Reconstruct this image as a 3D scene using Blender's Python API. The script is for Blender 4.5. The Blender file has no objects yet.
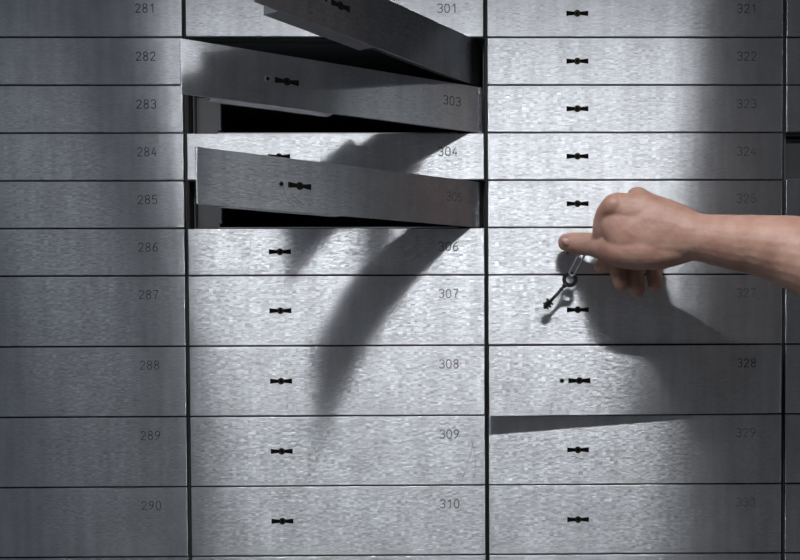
import bpy, bmesh, math, random
from mathutils import Vector, Matrix
from math import sin, cos, pi, radians

# ------------------------------------------------------------------ units
# u runs right along the wall of boxes, v runs down, w comes out of the wall;
# one unit is 1.1 mm.
S = 0.0011
CU, CV, CW = 309.98, 320.45, 922.43           # eye of the photographer
def P3(u, v, w):
    return Vector((u * S, -w * S, 1.30 + (CV - v) * S))

scn = bpy.context.scene
COL = scn.collection

# ------------------------------------------------------------------ camera
rx, ry, rz = 0.023603, -0.011705, -0.003711
def rot3(rx, ry, rz):
    Z = Matrix(((cos(rz), -sin(rz), 0), (sin(rz), cos(rz), 0), (0, 0, 1)))
    Y = Matrix(((cos(ry), 0, sin(ry)), (0, 1, 0), (-sin(ry), 0, cos(ry))))
    X = Matrix(((1, 0, 0), (0, cos(rx), -sin(rx)), (0, sin(rx), cos(rx))))
    return Z @ Y @ X
Rm = rot3(rx, ry, rz)
def uvw_dir(r):                                # (right, down, into the wall) -> world
    return Vector((r[0], r[2], -r[1]))
cx_ = uvw_dir(Rm[0]); cy_ = -uvw_dir(Rm[1]); cz_ = -uvw_dir(Rm[2])
cam_d = bpy.data.cameras.new('camera')
cam = bpy.data.objects.new('camera', cam_d); COL.objects.link(cam)
M = Matrix((cx_, cy_, cz_)).transposed().to_4x4()
M.translation = P3(CU, CV, CW)
cam.matrix_world = M
cam_d.sensor_width = 36.0
cam_d.lens = 916.31 / 800 * 36
cam_d.shift_x = -107.66 / 800
cam_d.shift_y = 63.14 / 800
cam_d.clip_start = 0.02
scn.camera = cam

# ------------------------------------------------------------------ exposure, world, lamps
vs = scn.view_settings
vs.view_transform = 'Standard'; vs.look = 'None'; vs.gamma = 1.0; vs.use_curve_mapping = False
vs.exposure = 0.0
world = bpy.data.worlds.new('vault_room'); scn.world = world
world.use_nodes = True
wt = world.node_tree; bg = wt.nodes['Background']
# the dim room around: a little lighter and bluer on the left-hand side
wc = wt.nodes.new('ShaderNodeTexCoord'); wx = wt.nodes.new('ShaderNodeSeparateXYZ'); wr = wt.nodes.new('ShaderNodeValToRGB')
wm = wt.nodes.new('ShaderNodeMapRange'); wm.inputs[1].default_value = -.7; wm.inputs[2].default_value = .5
wt.links.new(wc.outputs['Generated'], wx.inputs[0]); wt.links.new(wx.outputs['X'], wm.inputs[0]); wt.links.new(wm.outputs[0], wr.inputs[0])
wr.color_ramp.elements[0].color = (.104, .119, .142, 1); wr.color_ramp.elements[1].color = (.056, .059, .064, 1)
e_ = wr.color_ramp.elements.new(.45); e_.color = (.084, .088, .095, 1)
wt.links.new(wr.outputs[0], bg.inputs[0]); bg.inputs[1].default_value = 1.0

def area(name, u, v, w, tu, tv, tw, su, sv, power, col):
    d = bpy.data.lights.new(name, 'AREA'); d.shape = 'RECTANGLE'
    d.size = su * S; d.size_y = sv * S; d.energy = power; d.color = col
    o = bpy.data.objects.new(name, d); COL.objects.link(o)
    o.location = P3(u, v, w)
    dirv = P3(tu, tv, tw) - o.location
    o.rotation_euler = dirv.to_track_quat('-Z', 'Y').to_euler()
    return o
# the fluorescent ceiling fitting above and in front of the boxes
lamp = area('ceiling_fluorescent_lamp', 192, -382, 640, 192, 500, 630, 955, 16, 13.9, (.965, 0.98, 1.0))
lamp3 = area('right_fluorescent_lamp', 1660, -375, 640, 1660, 500, 630, 1100, 20, 4.3, (.92, .965, 1.0))
lamp3.data.spread = radians(150)
lamp2 = area('far_left_fluorescent_lamp', -540, -375, 640, -540, 500, 630, 200, 20, .42, (.93, .97, 1.0))
lamp2.data.spread = radians(126.5)
lamp.data.spread = radians(126.5)

# ------------------------------------------------------------------ materials
def new_mat(name):
    m = bpy.data.materials.new(name); m.use_nodes = True
    nt = m.node_tree; b = nt.nodes['Principled BSDF']
    return m, nt, b
def N(nt, t, **kw):
    n = nt.nodes.new(t)
    for k, v in kw.items(): setattr(n, k, v)
    return n

GROOVE = .40
def brushed(name, base, rough, aniso, speck=0.22):
    m, nt, b = new_mat(name); L = nt.links
    tc = N(nt, 'ShaderNodeTexCoord'); oi = N(nt, 'ShaderNodeObjectInfo')
    off = N(nt, 'ShaderNodeVectorMath', operation='SCALE'); off.inputs[0].default_value = (37, 11, 53)
    L.new(oi.outputs['Random'], off.inputs['Scale'])
    add = N(nt, 'ShaderNodeVectorMath', operation='ADD')
    L.new(tc.outputs['Object'], add.inputs[0]); L.new(off.outputs[0], add.inputs[1])
    def noise(scale, detail, rough_=0.5):
        mp = N(nt, 'ShaderNodeMapping'); mp.inputs['Scale'].default_value = scale
        L.new(add.outputs[0], mp.inputs['Vector'])
        n = N(nt, 'ShaderNodeTexNoise'); n.inputs['Scale'].default_value = 1.0
        n.inputs['Detail'].default_value = detail; n.inputs['Roughness'].default_value = rough_
        L.new(mp.outputs[0], n.inputs['Vector']); return n
    fine = noise((190, 300, 1100), 3, .6)       # short horizontal dashes of the brushing
    blot = noise((28, 40, 22), 4, .6)          # cloudy handling marks
    vert = noise((95, 60, 5), 2, .5)           # faint vertical wipe marks
    def ramp(src, p0, c0, p1, c1):
        r = N(nt, 'ShaderNodeMapRange'); r.inputs[1].default_value = p0; r.inputs[2].default_value = p1
        r.inputs[3].default_value = c0; r.inputs[4].default_value = c1
        L.new(src.outputs['Fac'], r.inputs[0]); return r
    a = ramp(fine, .30, 1 - speck, .72, 1 + speck)
    c = ramp(blot, .3, .90, .7, 1.08)
    e = ramp(vert, .35, .93, .65, 1.06)
    m1 = N(nt, 'ShaderNodeMath', operation='MULTIPLY'); L.new(a.outputs[0], m1.inputs[0]); L.new(c.outputs[0], m1.inputs[1])
    m2 = N(nt, 'ShaderNodeMath', operation='MULTIPLY'); L.new(m1.outputs[0], m2.inputs[0]); L.new(e.outputs[0], m2.inputs[1])
    col = N(nt, 'ShaderNodeVectorMath', operation='SCALE'); col.inputs[0].default_value = base
    L.new(m2.outputs[0], col.inputs['Scale'])
    L.new(col.outputs[0], b.inputs['Base Color'])
    b.inputs['Metallic'].default_value = 1.0
    rr = ramp(blot, .3, rough - .003, .7, rough + .012); L.new(rr.outputs[0], b.inputs['Roughness'])
    b.inputs['Anisotropic'].default_value = aniso
    b.inputs['Anisotropic Rotation'].default_value = 0.25
    tg = N(nt, 'ShaderNodeTangent', direction_type='UV_MAP'); tg.uv_map = 'UVMap'
    L.new(tg.outputs[0], b.inputs['Tangent'])
    # the grooves of the brushing: each hair-fine horizontal groove tips the surface up or down
    geo = N(nt, 'ShaderNodeNewGeometry')
    mg = N(nt, 'ShaderNodeVectorMath', operation='MULTIPLY'); mg.inputs[1].default_value = (230, 0, 16000)
    L.new(add.outputs[0], mg.inputs[0])
    fl = N(nt, 'ShaderNodeVectorMath', operation='FLOOR'); L.new(mg.outputs[0], fl.inputs[0])
    wn = N(nt, 'ShaderNodeTexWhiteNoise', noise_dimensions='3D'); L.new(fl.outputs[0], wn.inputs['Vector'])
    dash = noise((230, 300, 1600), 3, .6)
    g1 = N(nt, 'ShaderNodeMapRange'); g1.inputs[3].default_value = -GROOVE; g1.inputs[4].default_value = GROOVE
    L.new(wn.outputs['Value'], g1.inputs[0])
    g2 = N(nt, 'ShaderNodeMapRange'); g2.inputs[1].default_value = .25; g2.inputs[2].default_value = .75
    g2.inputs[3].default_value = -.10; g2.inputs[4].default_value = .10; g2.clamp = False
    L.new(dash.outputs['Fac'], g2.inputs[0])
    gs = N(nt, 'ShaderNodeMath', operation='ADD'); L.new(g1.outputs[0], gs.inputs[0]); L.new(g2.outputs[0], gs.inputs[1])
    cb = N(nt, 'ShaderNodeCombineXYZ'); L.new(gs.outputs[0], cb.inputs['Z'])
    na = N(nt, 'ShaderNodeVectorMath', operation='ADD'); L.new(geo.outputs['Normal'], na.inputs[0]); L.new(cb.outputs[0], na.inputs[1])
    nn = N(nt, 'ShaderNodeVectorMath', operation='NORMALIZE'); L.new(na.outputs[0], nn.inputs[0])
    L.new(nn.outputs[0], b.inputs['Normal'])
    return m
def plain(name, col, rough, metal=0.0, noise_amt=0.15, scale=60):
    m, nt, b = new_mat(name); L = nt.links
    tc = N(nt, 'ShaderNodeTexCoord'); n = N(nt, 'ShaderNodeTexNoise'); n.inputs['Scale'].default_value = scale
    n.inputs['Detail'].default_value = 4; L.new(tc.outputs['Object'], n.inputs['Vector'])
    r = N(nt, 'ShaderNodeMapRange'); r.inputs[3].default_value = 1 - noise_amt; r.inputs[4].default_value = 1 + noise_amt
    L.new(n.outputs['Fac'], r.inputs[0])
    s = N(nt, 'ShaderNodeVectorMath', operation='SCALE'); s.inputs[0].default_value = col
    L.new(r.outputs[0], s.inputs['Scale']); L.new(s.outputs[0], b.inputs['Base Color'])
    b.inputs['Roughness'].default_value = rough; b.inputs['Metallic'].default_value = metal
    return m
STEEL = brushed('brushed_steel', (.60, .615, .645), .287, 1.0, .10)
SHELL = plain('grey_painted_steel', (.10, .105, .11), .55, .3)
PLATE = plain('dark_grey_plate', (.045, .047, .05), .5, .2)
LIP = plain('bare_steel_edge', (.42, .43, .45), .4, 1.0)
CASE = plain('zinc_plated_steel', (.50, .51, .53), .42, .9)
DARK = plain('blackened_steel', (.012, .012, .012), .6, .2)
HOLE = plain('black_recess', (.004, .004, .004), .8)
HOLE.node_tree.nodes['Principled BSDF'].inputs['Specular IOR Level'].default_value = .05
BRONZE = plain('tarnished_bronze', (.03, .02, .01), .4, .8, .3, 900)
INK = plain('stamped_numeral', (.055, .057, .06), .9, 0)
KEYM = plain('dark_key_steel', (.045, .045, .048), .35, .9, .3, 500)
CHROME = plain('nickel_plating', (.75, .76, .78), .2, 1.0, .05)
FLOORM = plain('grey_concrete', (.2, .2, .2), .8)
WALLM = plain('dark_plaster', (.03, .03, .032), .9)

# ------------------------------------------------------------------ mesh helpers (all in u, v, w units, local)
def local(u, v, w):                            # local direction/offset -> metres
    return Vector((u * S, -w * S, -v * S))
def bm_box(bm, u0, u1, v0, v1, w0, w1, mi=0):
    vs_ = [bm.verts.new(local(u, v, w)) for u in (u0, u1) for v in (v0, v1) for w in (w0, w1)]
    for f in ((0, 1, 3, 2), (4, 6, 7, 5), (0, 4, 5, 1), (2, 3, 7, 6), (0, 2, 6, 4), (1, 5, 7, 3)):
        bm.faces.new([vs_[i] for i in f]).material_index = mi
def bevel_all(bm, r, seg=2):
    bmesh.ops.recalc_face_normals(bm, faces=bm.faces)
    bmesh.ops.bevel(bm, geom=list(bm.edges), offset=r * S, segments=seg, affect='EDGES', profile=.6)
def prism(bm, pts, w0, w1, mi=0):
    a = [bm.verts.new(local(u, v, w0)) for u, v in pts]; b = [bm.verts.new(local(u, v, w1)) for u, v in pts]
    n = len(pts)
    bm.faces.new(b).material_index = mi; bm.faces.new(a[::-1]).material_index = mi
    for i in range(n):
        bm.faces.new((a[i], a[(i + 1) % n], b[(i + 1) % n], b[i])).material_index = mi
def disc(bm, cu, cv, r, w0, w1, n=20, mi=0):
    prism(bm, [(cu + r * cos(2 * pi * i / n), cv + r * sin(2 * pi * i / n)) for i in range(n)], w0, w1, mi)
def ring(bm, cu, cv, ro, ri, w0, w1, n=32, mi=0):
    L_ = []
    for r, w in ((ro, w0), (ro, w1), (ri, w1), (ri, w0)):
        L_.append([bm.verts.new(local(cu + r * cos(2 * pi * i / n), cv + r * sin(2 * pi * i / n), w)) for i in range(n)])
    for k in range(4):
        a, b = L_[k], L_[(k + 1) % 4]
        for i in range(n):
            bm.faces.new((a[i], a[(i + 1) % n], b[(i + 1) % n], b[i])).material_index = mi
def link(name, bm, mats, parent=None, uv=False, smooth=False):
    bmesh.ops.recalc_face_normals(bm, faces=bm.faces)
    if uv:
        lay = bm.loops.layers.uv.new('UVMap')
        for f in bm.faces:
            nx, ny, nz = [abs(c) for c in f.normal]
            for l in f.loops:
                c = l.vert.co
                if ny >= nx and ny >= nz: l[lay].uv = (c.x, c.z)
                elif nz >= nx: l[lay].uv = (c.x, c.y)
                else: l[lay].uv = (c.y, c.z)
    me = bpy.data.meshes.new(name); bm.to_mesh(me); bm.free()
    for m in (mats if isinstance(mats, (list, tuple)) else [mats]): me.materials.append(m)
    if smooth:
        for p in me.polygons: p.use_smooth = True
    o = bpy.data.objects.new(name, me); COL.objects.link(o)
    if parent: o.parent = parent
    return o

# ------------------------------------------------------------------ the wall behind and the carcass
PITCH = 300.0
V0, H1, H2 = 36.55, 47.39, 70.72
def vline(i):                                  # the joint above row i (row 1 starts at V0)
    i -= 1
    return V0 + H1 * min(i, 5) + H2 * max(0, i - 5)
ROWS = range(0, 11)
VT, VB = vline(0), vline(11)
VF = CV + 1.30 / S                             # floor level
bm = bmesh.new(); bm_box(bm, -1200, 1800, -900, VF, -345, -335)
w_ = link('wall_back', bm, WALLM); w_.location = P3(0, 0, 0); w_['kind'] = 'structure'
bm = bmesh.new(); bm_box(bm, -1200, 1800, VF, VF + 20, -345, 2400)
w_ = link('floor', bm, FLOORM); w_.location = P3(0, 0, 0); w_['kind'] = 'structure'
bm = bmesh.new()
for c in range(-1, 4):                         # uprights between the columns
    bm_box(bm, c * PITCH - 1.2, c * PITCH + 1.2, VT, VB, -334, -6)
bm_box(bm, -301.2, 901.2, VT - 3, VT - .2, -334, -6); bm_box(bm, -301.2, 901.2, VB + .2, VB + 3, -334, -6)
bm_box(bm, -301.2, 901.2, VB + 3, VF, -334, -2)
fr = link('cabinet_carcass', bm, DARK); fr.location = P3(0, 0, 0)
fr['label'] = 'black steel carcass whose uprights show in the gaps between the columns of boxes'
fr['category'] = 'cabinet frame'

# ------------------------------------------------------------------ stamped numerals
GL = {  # strokes in a 4 x 8 cell, v down
 '0': [[(0,2),(0,6),(1,8),(3,8),(4,6),(4,2),(3,0),(1,0),(0,2)]],
 '1': [[(.8,1.6),(2.6,0),(2.6,8)]],
 '2': [[(0,1.8),(.8,.3),(2,0),(3.3,.4),(4,1.8),(3.4,3.6),(0,8),(4,8)]],
 '3': [[(0,.9),(1.2,0),(3,0),(4,1.1),(4,2.7),(3,3.8),(1.8,3.8)],[(3,3.8),(4,5),(4,6.8),(3,8),(1.2,8),(0,7.1)]],
 '4': [[(2.6,0),(0,5.6),(4,5.6)],[(3,3.4),(3,8)]],
 '5': [[(3.8,0),(.4,0),(.2,3.6),(2,3),(3.6,3.8),(4,5.6),(3.2,7.6),(1.6,8),(0,7.2)]],
 '6': [[(3.4,0),(1.4,1.6),(.2,4.2),(0,6),(1,8),(3,8),(4,6.4),(3.8,4.6),(2.6,3.6),(1,3.9),(.2,5)]],
 '7': [[(0,0),(4,0),(2.4,4),(1.6,8)]],
 '8': [[(2,3.7),(.6,3),(.2,1.6),(1,0),(3,0),(3.8,1.6),(3.4,3),(2,3.7),(.5,4.6),(0,6.4),(1,8),(3,8),(4,6.4),(3.5,4.6),(2,3.7)]],
 '9': [[(.6,8),(2.6,6.4),(3.8,3.8),(4,2),(3,0),(1,0),(0,1.6),(.2,3.4),(1.4,4.4),(3,4.1),(3.8,3)]],
}
def numeral_bm(txt, cu, cv, w, h=8.2, pitch=7.1, t=.44):
    bm = bmesh.new(); sc = h / 8.0
    for k, ch in enumerate(txt):
        ou = cu + (k - (len(txt) - 1) / 2) * pitch - 2 * sc; ov = cv - h / 2
        for st in GL[ch]:
            pts = [Vector((ou + a * sc * 1.1, ov + b * sc)) for a, b in st]
            for a, b in zip(pts, pts[1:]):
                d = (b - a).normalized(); n = Vector((-d.y, d.x)) * t; a2 = a - d * t * .6; b2 = b + d * t * .6
                prism(bm, [tuple(a2 + n), tuple(b2 + n), tuple(b2 - n), tuple(a2 - n)], w - .3, w + .12)
    return bm

# wear that has a shape of its own
SCRATCH = plain('dark_scratch', (.20, .205, .215), .6, .6)
MARKS = {
 (0, 8): [('dots', [(125, -13), (124, -9), (126, -3), (130, 4), (128, 8), (134, -16), (138, -15), (141, -19), (139, -24), (137, 5), (38, 1)]),
          ('line', [(286, -12), (283, 4), (278, 20), (274, 31)]), ('line', [(283, -14), (287, 2), (288, 16), (286, 28)])],
 (0, 4): [('line', [(77, -3), (78, 6), (82, 14), (88, 19)]), ('line', [(84, 6), (89, 11), (96, 16)])],
 (1, 7): [('line', [(63, 22), (63, 33)])],
}
# ------------------------------------------------------------------ one safe deposit box
rnd = random.Random(7)
PIV, EXT = 2.0, 12.0             # hinge pin: behind the face, and in from the door's right edge
def make_box(colu, row, number=None, ang=0.0, label='', jit=True, case=False, hole=False, group=None, nodoor=False):
    u0 = colu * PITCH; v0, v1 = vline(row), vline(row + 1); h = v1 - v0
    root = bpy.data.objects.new('safe_deposit_box', None); COL.objects.link(root)
    root.empty_display_size = .02
    root.location = P3(u0, v1, 0)
    root['label'] = label; root['category'] = 'safe deposit box'
    root['group'] = group or 'steel safe deposit boxes in the wall'
    # shell, local v runs -h..0
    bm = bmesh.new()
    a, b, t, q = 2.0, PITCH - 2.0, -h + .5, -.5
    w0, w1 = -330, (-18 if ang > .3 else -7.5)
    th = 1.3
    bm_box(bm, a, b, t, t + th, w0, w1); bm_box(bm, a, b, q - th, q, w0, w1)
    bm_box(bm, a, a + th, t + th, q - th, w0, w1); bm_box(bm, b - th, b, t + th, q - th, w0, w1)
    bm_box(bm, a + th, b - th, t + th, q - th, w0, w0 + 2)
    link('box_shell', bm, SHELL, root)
    if ang:
        bm = bmesh.new(); bm_box(bm, a + th + 27, b - th - 26, q - 1.1, q + .1, -14, -6.5)
        link('sill_edge', bm, LIP, root)
        bm = bmesh.new()                       # the strike plate with its toothed edge, set back in the opening
        bm_box(bm, a + th + .2, a + 24, t + th + .3, q - th - .3, -28, -25)
        bm_box(bm, a + 24, a + 26, t + th + 5, q - th - 8, -28, -23.5)
        bm_box(bm, a + 23, a + 26.5, q - th - 8, q - th - 5, -28, -22.5)
        bevel_all(bm, .4)
        link('strike_plate', bm, SHELL, root)
    if nodoor:                                 # only the dark inner plate is seen here
        bm = bmesh.new(); bm_box(bm, a + th + .3, b - th - .3, t + th + 2.2, q - th - .3, -16, -12); bevel_all(bm, .5)
        link('inner_plate', bm, PLATE, root)
        return root
    # door, origin on the hinge pin
    pu = PITCH - 2.4 - EXT
    bm = bmesh.new()
    L0, L1 = 1.6 - pu, EXT
    dv0, dv1 = -h + .85, -.85
    bm_box(bm, L0, L1, dv0, dv1, PIV - (2.4 if case else 4), PIV)
    bevel_all(bm, .45)
    door = link('door', bm, STEEL, root, uv=True)
    door.location = local(pu, 0, -PIV)
    j = rnd.uniform(-.0016, .0016) if jit else 0
    tilt = rnd.uniform(-.002, .002) if jit else 0
    door.rotation_euler = (tilt, 0, ang + (abs(j) if not ang else 0))
    cv = -h / 2
    ku = (93.0 if colu == 0 else 91.5) - pu
    # bow-tie keyhole
    bm = bmesh.new()
    prism(bm, [(ku - 11, cv - 2.6), (ku - 3, cv - 1.6), (ku - 3, cv + 1.6), (ku - 11, cv + 2.6)], PIV - .5, PIV + .25)
    prism(bm, [(ku + 11, cv - 2.6), (ku + 3, cv - 1.6), (ku + 3, cv + 1.6), (ku + 11, cv + 2.6)][::-1], PIV - .5, PIV + .25)
    disc(bm, ku, cv, 3.4, PIV - .5, PIV + .45)
    ring(bm, ku, cv, 2.6, 1.6, PIV + .4, PIV + .8, 20, 1)
    if colu > -1: link('keyhole', bm, [HOLE, BRONZE], door)
    else: bm.free()
    if hole:
        bm = bmesh.new(); disc(bm, ku - 17.5, cv, 2.0, PIV - .5, PIV + .2)
        ring(bm, ku - 17.5, cv, 2.6, 1.9, PIV - .2, PIV + .35, 20, 1)
        link('latch_hole', bm, [HOLE, LIP], door)
    if number:
        bm = numeral_bm(number, 261.3 - pu, -h + 18.7, PIV)
        link('box_number', bm, INK, door)
    if case:
        bm = bmesh.new(); bm_box(bm, L0 + 27, L0 + 138, dv0 + 1.2, dv1 - 1.0, PIV - 21, PIV - 2.6)
        bevel_all(bm, .6); link('lock_case', bm, CASE, door)
        bm = bmesh.new(); bm_box(bm, L0 + 138.3, L1 - 24, dv0 + 2, dv1 - 1.6, PIV - 11, PIV - 2.6)
        bevel_all(bm, .6); link('door_stiffener', bm, SHELL, door)
        bm = bmesh.new(); bm_box(bm, L0 + 15, L0 + 26.8, cv - 8, cv + 8, PIV - 15, PIV - 8)
        bevel_all(bm, .6); link('latch_bolt', bm, CASE, door)
    for kind, pts in MARKS.get((colu, row), ()):
        if kind == 'dots':
            for (x, y) in pts:
                bm = bmesh.new(); disc(bm, x - pu, cv + y, .6, PIV - .2, PIV + .06, 8); link('pit', bm, SCRATCH, door)
            continue
        bm = bmesh.new()
        for (x0, y0), (x1, y1) in zip(pts, pts[1:]):
            d_ = Vector((x1 - x0, y1 - y0)).normalized(); n_ = Vector((-d_.y, d_.x)) * .16; d_ *= .2
            a_ = Vector((x0 - pu, cv + y0)) - d_; b_ = Vector((x1 - pu, cv + y1)) + d_
            prism(bm, [tuple(a_ + n_), tuple(b_ + n_), tuple(b_ - n_), tuple(a_ - n_)], PIV - .2, PIV + .06)
        link('scratch', bm, SCRATCH, door)
    return root

OPEN = {(0, 1): radians(57.0), (0, 2): radians(33.0), (0, 4): radians(40.2), (1, 7): radians(3.4)}
names = {-1: 281, 0: 301, 1: 321}
for c in (-1, 0, 1, 2):
    for r in ROWS:
        num = None
        if c < 2 and r < 10: num = str(names[c] + r)
        stamp = None if (c, r) == (0, 1) else num      # its numeral cannot be seen
        ang = OPEN.get((c, r), 0.0)
        nod = False
        if num:
            size = 'shallow' if r < 6 else 'deep'
            if ang > .3:
                what = {1: 'swung widest open', 2: 'swung open beneath the widest open one', 4: 'swung open above box 306'}[r]
                lab = 'open safe deposit box numbered %s, its steel door %s' % (num, what)
                if r == 1: lab = 'open safe deposit box just below 301, its dark steel door swung widest'
            elif ang: lab = 'safe deposit box numbered %s with its steel door slightly ajar' % num
            elif r == 0: lab = 'closed %s steel safe deposit box numbered %s in the topmost visible row' % (size, num)
            else: lab = 'closed %s brushed steel safe deposit box numbered %s' % (size, num)
        elif c < 2:
            lab = 'steel safe deposit box cut off by the bottom edge, directly below box %d' % (names[c] + 9)
        else:
            if r == 3:
                lab = 'dark recessed safe deposit box at the right edge, level with box 324'
                nod = True
            elif r == 10: lab = 'steel safe deposit box cut off at the bottom right corner'
            else: lab = 'sliver of a steel safe deposit box at the right edge, level with box %d' % (321 + r)
        make_box(c, r, stamp, ang, lab, case=ang > .3, hole=bool(ang), nodoor=nod)


# ------------------------------------------------------------------ the arm reaching in from the right
SKIN, nt, b = new_mat('skin'); L = nt.links
tc = N(nt, 'ShaderNodeTexCoord')
n1 = N(nt, 'ShaderNodeTexNoise'); n1.inputs['Scale'].default_value = 45; n1.inputs['Detail'].default_value = 5
L.new(tc.outputs['Object'], n1.inputs['Vector'])
cr = N(nt, 'ShaderNodeValToRGB'); cr.color_ramp.elements[0].position = .3; cr.color_ramp.elements[1].position = .72
cr.color_ramp.elements[0].color = (.355, .18, .133, 1); cr.color_ramp.elements[1].color = (.48, .295, .228, 1)
L.new(n1.outputs['Fac'], cr.inputs[0]); L.new(cr.outputs[0], b.inputs['Base Color'])
b.inputs['Roughness'].default_value = .5
b.inputs['Subsurface Weight'].default_value = .12
b.inputs['Subsurface Radius'].default_value = (1, .35, .2); b.inputs['Subsurface Scale'].default_value = .004
n2 = N(nt, 'ShaderNodeTexNoise'); n2.inputs['Scale'].default_value = 700; n2.inputs['Detail'].default_value = 3
mp = N(nt, 'ShaderNodeMapping'); mp.inputs['Scale'].default_value = (.5, 1, 1); mp.inputs['Rotation'].default_value = (0, .5, 0)
L.new(tc.outputs['Object'], mp.inputs['Vector']); L.new(mp.outputs[0], n2.inputs['Vector'])
bp = N(nt, 'ShaderNodeBump'); bp.inputs['Strength'].default_value = .35; bp.inputs['Distance'].default_value = .0006
L.new(n2.outputs['Fac'], bp.inputs['Height']); L.new(bp.outputs[0], b.inputs['Normal'])
NAIL = plain('fingernail', (.35, .19, .17), .3, 0, .05)
SLEEVE = plain('charcoal_cloth', (.03, .032, .036), .9, 0, .3, 300)

CH = {
  'forearm': [(700, 320, 214, 38, 37), (655, 301, 182, 39, 37), (611, 284, 151, 36, 36), (574.8, 262.8, 124, 32.7, 31.4), (546.1, 254.1, 108, 27.6, 29.3), (527.4, 250.5, 98, 25.2, 26.1), (510.6, 247.0, 89, 23.2, 23.6), (493.8, 243.6, 82, 22.0, 20.2), (481.6, 242.3, 79, 23.9, 18.4)],
  'palm': [(494.1, 243.5, 81, 22.0, 18.4), (481.1, 241.2, 77, 26.8, 19.4), (466.3, 238.9, 72, 31.6, 20.4), (451.1, 236.6, 68, 34.5, 20.5), (439.4, 234.4, 65, 32.8, 19.7), (428.6, 227.5, 62, 24.4, 16.9), (420.7, 218.6, 58, 16.0, 14.2)],
  'meta1': [(484.0, 232.8, 76, 11.1, 12.0), (452.3, 219.4, 72, 13.9, 13.0), (423.5, 211.1, 65, 11.2, 11.2)],
  'meta2': [(489.4, 232.5, 72.6, 10.2, 11.1), (462.7, 216.8, 65.8, 11.2, 11.2), (441.8, 204.6, 61.8, 9.9, 10.3)],
  'meta3': [(489.9, 232.2, 69.9, 10.2, 11.2), (471.5, 221.7, 59.0, 12.2, 12.2), (457.8, 212.2, 50.9, 10.5, 10.5)],
  'meta4': [(492.1, 235.8, 68.6, 10.2, 11.2), (482.0, 228.6, 53.6, 12.3, 12.3), (474.5, 223.6, 42.7, 10.6, 10.6)],
  'thumb': [(487.8, 249.8, 80, 15.6, 15.6), (463.3, 252.8, 73, 19.5, 15.8), (443.7, 254.2, 68, 18.6, 17.7), (427.9, 253.6, 60, 16.9, 16.9), (414.5, 249.1, 46, 13.9, 13.4), (402.6, 246.0, 32, 11.5, 10.7), (391.7, 244.3, 24, 11.1, 9.8), (382.2, 243.0, 20, 10.3, 8.4), (378.3, 242.4, 19, 8.9, 7.1)],
  'index': [(418.6, 213.2, 67, 11.2, 11.2), (413.1, 221.4, 58, 10.7, 10.4), (410.8, 234.7, 50, 10.0, 10.0), (411.6, 245.1, 38, 9.7, 9.7), (417.7, 256.9, 28, 9.3, 8.8), (417.3, 264.4, 23, 8.8, 8.3), (412.7, 267.1, 20, 7.4, 6.9)],
  'middle': [(440.8, 207.0, 62, 10.3, 10.3), (435.0, 224.3, 50, 10.0, 10.0), (428.2, 245.0, 37, 9.7, 9.7), (427.4, 262.8, 28, 8.8, 9.3), (429.4, 275.4, 28, 8.2, 8.6), (431.1, 283.9, 33, 7.6, 7.8)],
  'ring': [(457.9, 213.0, 50, 10.5, 10.5), (452.9, 231.0, 40, 9.6, 10.1), (447.0, 251.1, 28, 9.8, 9.8), (445.6, 270.4, 24, 8.6, 9.3), (446.0, 281.3, 28, 8.4, 8.8), (446.1, 289.8, 34, 7.8, 8.0)],
  'little': [(474.3, 224.7, 44, 10.5, 10.5), (472.6, 239.9, 32, 9.2, 9.7), (468.6, 255.6, 22, 8.8, 8.8), (465.0, 270.2, 20, 8.3, 8.7), (465.3, 278.3, 24, 7.8, 8.1), (464.9, 284.8, 29, 7.2, 7.3)],
  'knuckle_pad': [(443.3, 221.0, 70, 16.7, 14.0), (429.0, 217.7, 66, 15.0, 13.1), (419.9, 214.7, 64, 12.6, 12.2)],
}
def catmull(pts, n=8):
    pts = [Vector(p) for p in pts]; out = []
    ext = [pts[0] * 2 - pts[1]] + pts + [pts[-1] * 2 - pts[-2]]
    for i in range(1, len(ext) - 2):
        a, b_, c, d = ext[i - 1:i + 3]
        for k in range(n):
            t = k / n
            out.append(.5 * ((2 * b_) + (c - a) * t + (2 * a - 5 * b_ + 4 * c - d) * t * t + (3 * b_ - a - 3 * c + d) * t ** 3))
    out.append(pts[-1]); return out
def tube(bm, chain, nseg=24, nsub=8, org=(0, 0, 0)):
    pts = catmull(chain, nsub); rings = []
    P = [local(p[0] - org[0], p[1] - org[1], p[2] - org[2]) for p in pts]
    fr_ = []
    for i, p in enumerate(pts):
        t = (P[min(i + 1, len(P) - 1)] - P[max(i - 1, 0)]).normalized()
        wa = Vector((0, -1, 0)); A = wa - t * wa.dot(t)
        if A.length < .45: A = Vector((1, 0, 0)) - t * t.x
        A.normalize(); B = t.cross(A)
        rx_, rw_ = p[3] * S, p[4] * S
        rings.append([bm.verts.new(P[i] + A * rw_ * sin(2 * pi * k / nseg) + B * rx_ * cos(2 * pi * k / nseg)) for k in range(nseg)])
        fr_.append((A, B, t, rx_, rw_))
    for a, b_ in zip(rings, rings[1:]):
        # align start vertex to avoid twist
        best = min(range(nseg), key=lambda o: sum((a[k].co - b_[(k + o) % nseg].co).length_squared for k in range(0, nseg, 6)))
        rev = False
        for k in range(nseg):
            bm.faces.new((a[k], a[(k + 1) % nseg], b_[(k + 1 + best) % nseg], b_[(k + best) % nseg]))
    bm.faces.new(rings[0][::-1]); bm.faces.new(rings[-1])
    for idx in (0, -1):
        A, B, t, rx_, rw_ = fr_[idx]; rt = (rx_ + rw_) / 2
        Mx = Matrix((B * rx_, A * rw_, t * rt)).transposed().to_4x4(); Mx.translation = P[idx]
        bmesh.ops.create_uvsphere(bm, u_segments=20, v_segments=12, radius=1.0, matrix=Mx)
ORG = (488.0, 246.0, 96.0)
bm = bmesh.new()
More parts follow.
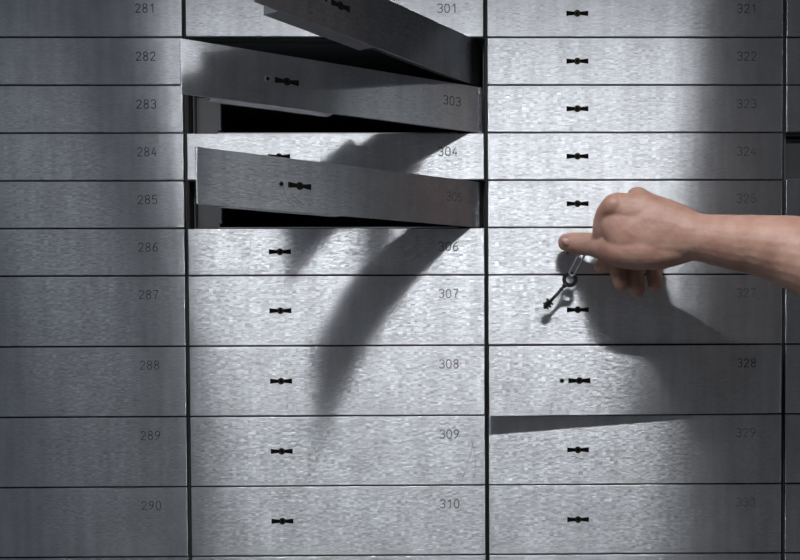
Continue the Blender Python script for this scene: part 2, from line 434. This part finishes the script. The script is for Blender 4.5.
for k, c in CH.items(): tube(bm, c, org=ORG)
arm = link('person', bm, SKIN, None, smooth=True)
arm.location = P3(*ORG)
md = arm.modifiers.new('skin_surface', 'REMESH'); md.mode = 'VOXEL'; md.voxel_size = .0010; md.use_smooth_shade = True
md = arm.modifiers.new('soften', 'SMOOTH'); md.factor = .5; md.iterations = 16
# tendon and vein relief
tx = bpy.data.textures.new('skin_relief', 'CLOUDS'); tx.noise_scale = .016; tx.noise_depth = 2
md = arm.modifiers.new('relief', 'DISPLACE'); md.texture = tx; md.strength = .0011; md.mid_level = .5; md.texture_coords = 'LOCAL'
dg = bpy.context.evaluated_depsgraph_get()
me = bpy.data.meshes.new_from_object(arm.evaluated_get(dg))
arm.modifiers.clear(); arm.data = me
for p in me.polygons: p.use_smooth = True
arm['label'] = 'bare right forearm and hand of a person reaching in from the right above box 327'
arm['category'] = 'person'
# thumbnail
bm = bmesh.new()
Mx = Matrix.Translation(local(379.6 - ORG[0], 241.4 - ORG[1], 25.9 - ORG[2])) @ Matrix.Rotation(radians(-22), 4, 'X') @ Matrix.Rotation(radians(8), 4, 'Z') @ Matrix.Diagonal((6.6 * S, 2.4 * S, 5.6 * S, 1))
bmesh.ops.create_uvsphere(bm, u_segments=24, v_segments=14, radius=1.0, matrix=Mx)
link('thumbnail', bm, NAIL, arm, smooth=True)
bm = bmesh.new()
tube(bm, [(648, 299, 178, 44, 43), (662, 304, 190, 45, 44), (690, 312, 216, 46, 46), (735, 312, 262, 48, 50), (800, 290, 330, 55, 56), (880, 255, 410, 66, 66)], org=ORG)
link('sleeve', bm, SLEEVE, arm, smooth=True)

# ------------------------------------------------------------------ key and its chrome loop
key = bpy.data.objects.new('key', None); COL.objects.link(key); key.empty_display_size = .01
KO = (382.3, 279.2, 17.0); key.location = P3(*KO)
key['label'] = 'small dark double-bitted key hanging below the thumb, in front of box 327'; key['category'] = 'key'
bm = bmesh.new(); ring(bm, 0, 0, 7.6, 3.7, -1.4, 1.4, 36); bevel_all(bm, .35, 1)
link('bow', bm, KEYM, key, smooth=False)
bm = bmesh.new()
def rod(bm, p, q, r0, r1=None, n=14):
    p = local(*p); q = local(*q); r1 = r1 or r0
    t = (q - p).normalized(); A = t.cross(Vector((0, 1, 0.01))).normalized(); B = t.cross(A)
    a = [bm.verts.new(p + (A * cos(2 * pi * i / n) + B * sin(2 * pi * i / n)) * r0 * S) for i in range(n)]
    b_ = [bm.verts.new(q + (A * cos(2 * pi * i / n) + B * sin(2 * pi * i / n)) * r1 * S) for i in range(n)]
    for i in range(n): bm.faces.new((a[i], a[(i + 1) % n], b_[(i + 1) % n], b_[i]))
    bm.faces.new(a[::-1]); bm.faces.new(b_)
d = Vector((-16.7, 18.7, -2.8)); dn = Vector((d.x, d.y)).normalized(); pn = Vector((-dn.y, dn.x))
def along(s, o=0): return (dn.x * s + pn.x * o, dn.y * s + pn.y * o, -s * .09)
rod(bm, along(5.5), along(9.5), 2.3); rod(bm, along(9.5), along(38), 1.6); rod(bm, along(12), along(13.5), 2.1)
link('shank', bm, KEYM, key, smooth=True)
bm = bmesh.new()
def plate(bm, s0, s1, o0, o1, wz=1.0):
    pts = [along(s0, o0), along(s1, o0), along(s1, o1), along(s0, o1)]
    a = [bm.verts.new(local(x, y, z - wz)) for x, y, z in pts]; b_ = [bm.verts.new(local(x, y, z + wz)) for x, y, z in pts]
    bm.faces.new(a[::-1]); bm.faces.new(b_)
    for i in range(4): bm.faces.new((a[i], a[(i + 1) % 4], b_[(i + 1) % 4], b_[i]))
plate(bm, 28.5, 30.4, -4, 4.6); plate(bm, 30.3, 32, -2.6, 3); plate(bm, 31.9, 33.8, -4.4, 3.4); plate(bm, 33.7, 35.2, -2.4, 4.4); plate(bm, 35.1, 36.6, -3.6, 2.8)
link('bit', bm, KEYM, key)
# wire loop
bm = bmesh.new()
lo = bpy.data.objects
E0, E1 = Vector((384.3, 272.8, 19.5)), Vector((395.6, 251.5, 22.5))
ax = (E1 - E0); L_ = ax.length; ax.normalize(); sd = Vector((ax.y, -ax.x, 0)).normalized(); gap = 2.7
path = []
for i in range(9): a = pi * i / 8; path.append(E0 + sd * gap * cos(a) * -1 - ax * gap * sin(a))
for i in range(9): a = pi * i / 8; path.append(E1 + sd * gap * cos(a) + ax * gap * sin(a))
path.append(path[0].copy())
n = 12; rings = []
m_ = len(path) - 1
for i in range(m_):
    t = (path[(i + 1) % m_] - path[i - 1]).normalized(); A = Vector((0, 0, 1)); A = (A - t * A.dot(t)).normalized(); B = t.cross(A)
    rings.append([bm.verts.new(local(*((path[i] + (A * sin(2 * pi * k / n) + B * cos(2 * pi * k / n)) * 1.15) - E0))) for k in range(n)])
for i in range(m_):
    a, b_ = rings[i], rings[(i + 1) % m_]
    for k in range(n): bm.faces.new((a[k], a[(k + 1) % n], b_[(k + 1) % n], b_[k]))
kr = link('key_ring', bm, CHROME, smooth=True); kr.location = P3(*E0)
kr['label'] = 'slim bright chrome wire loop joining the dark key to the fingers'; kr['category'] = 'key ring'
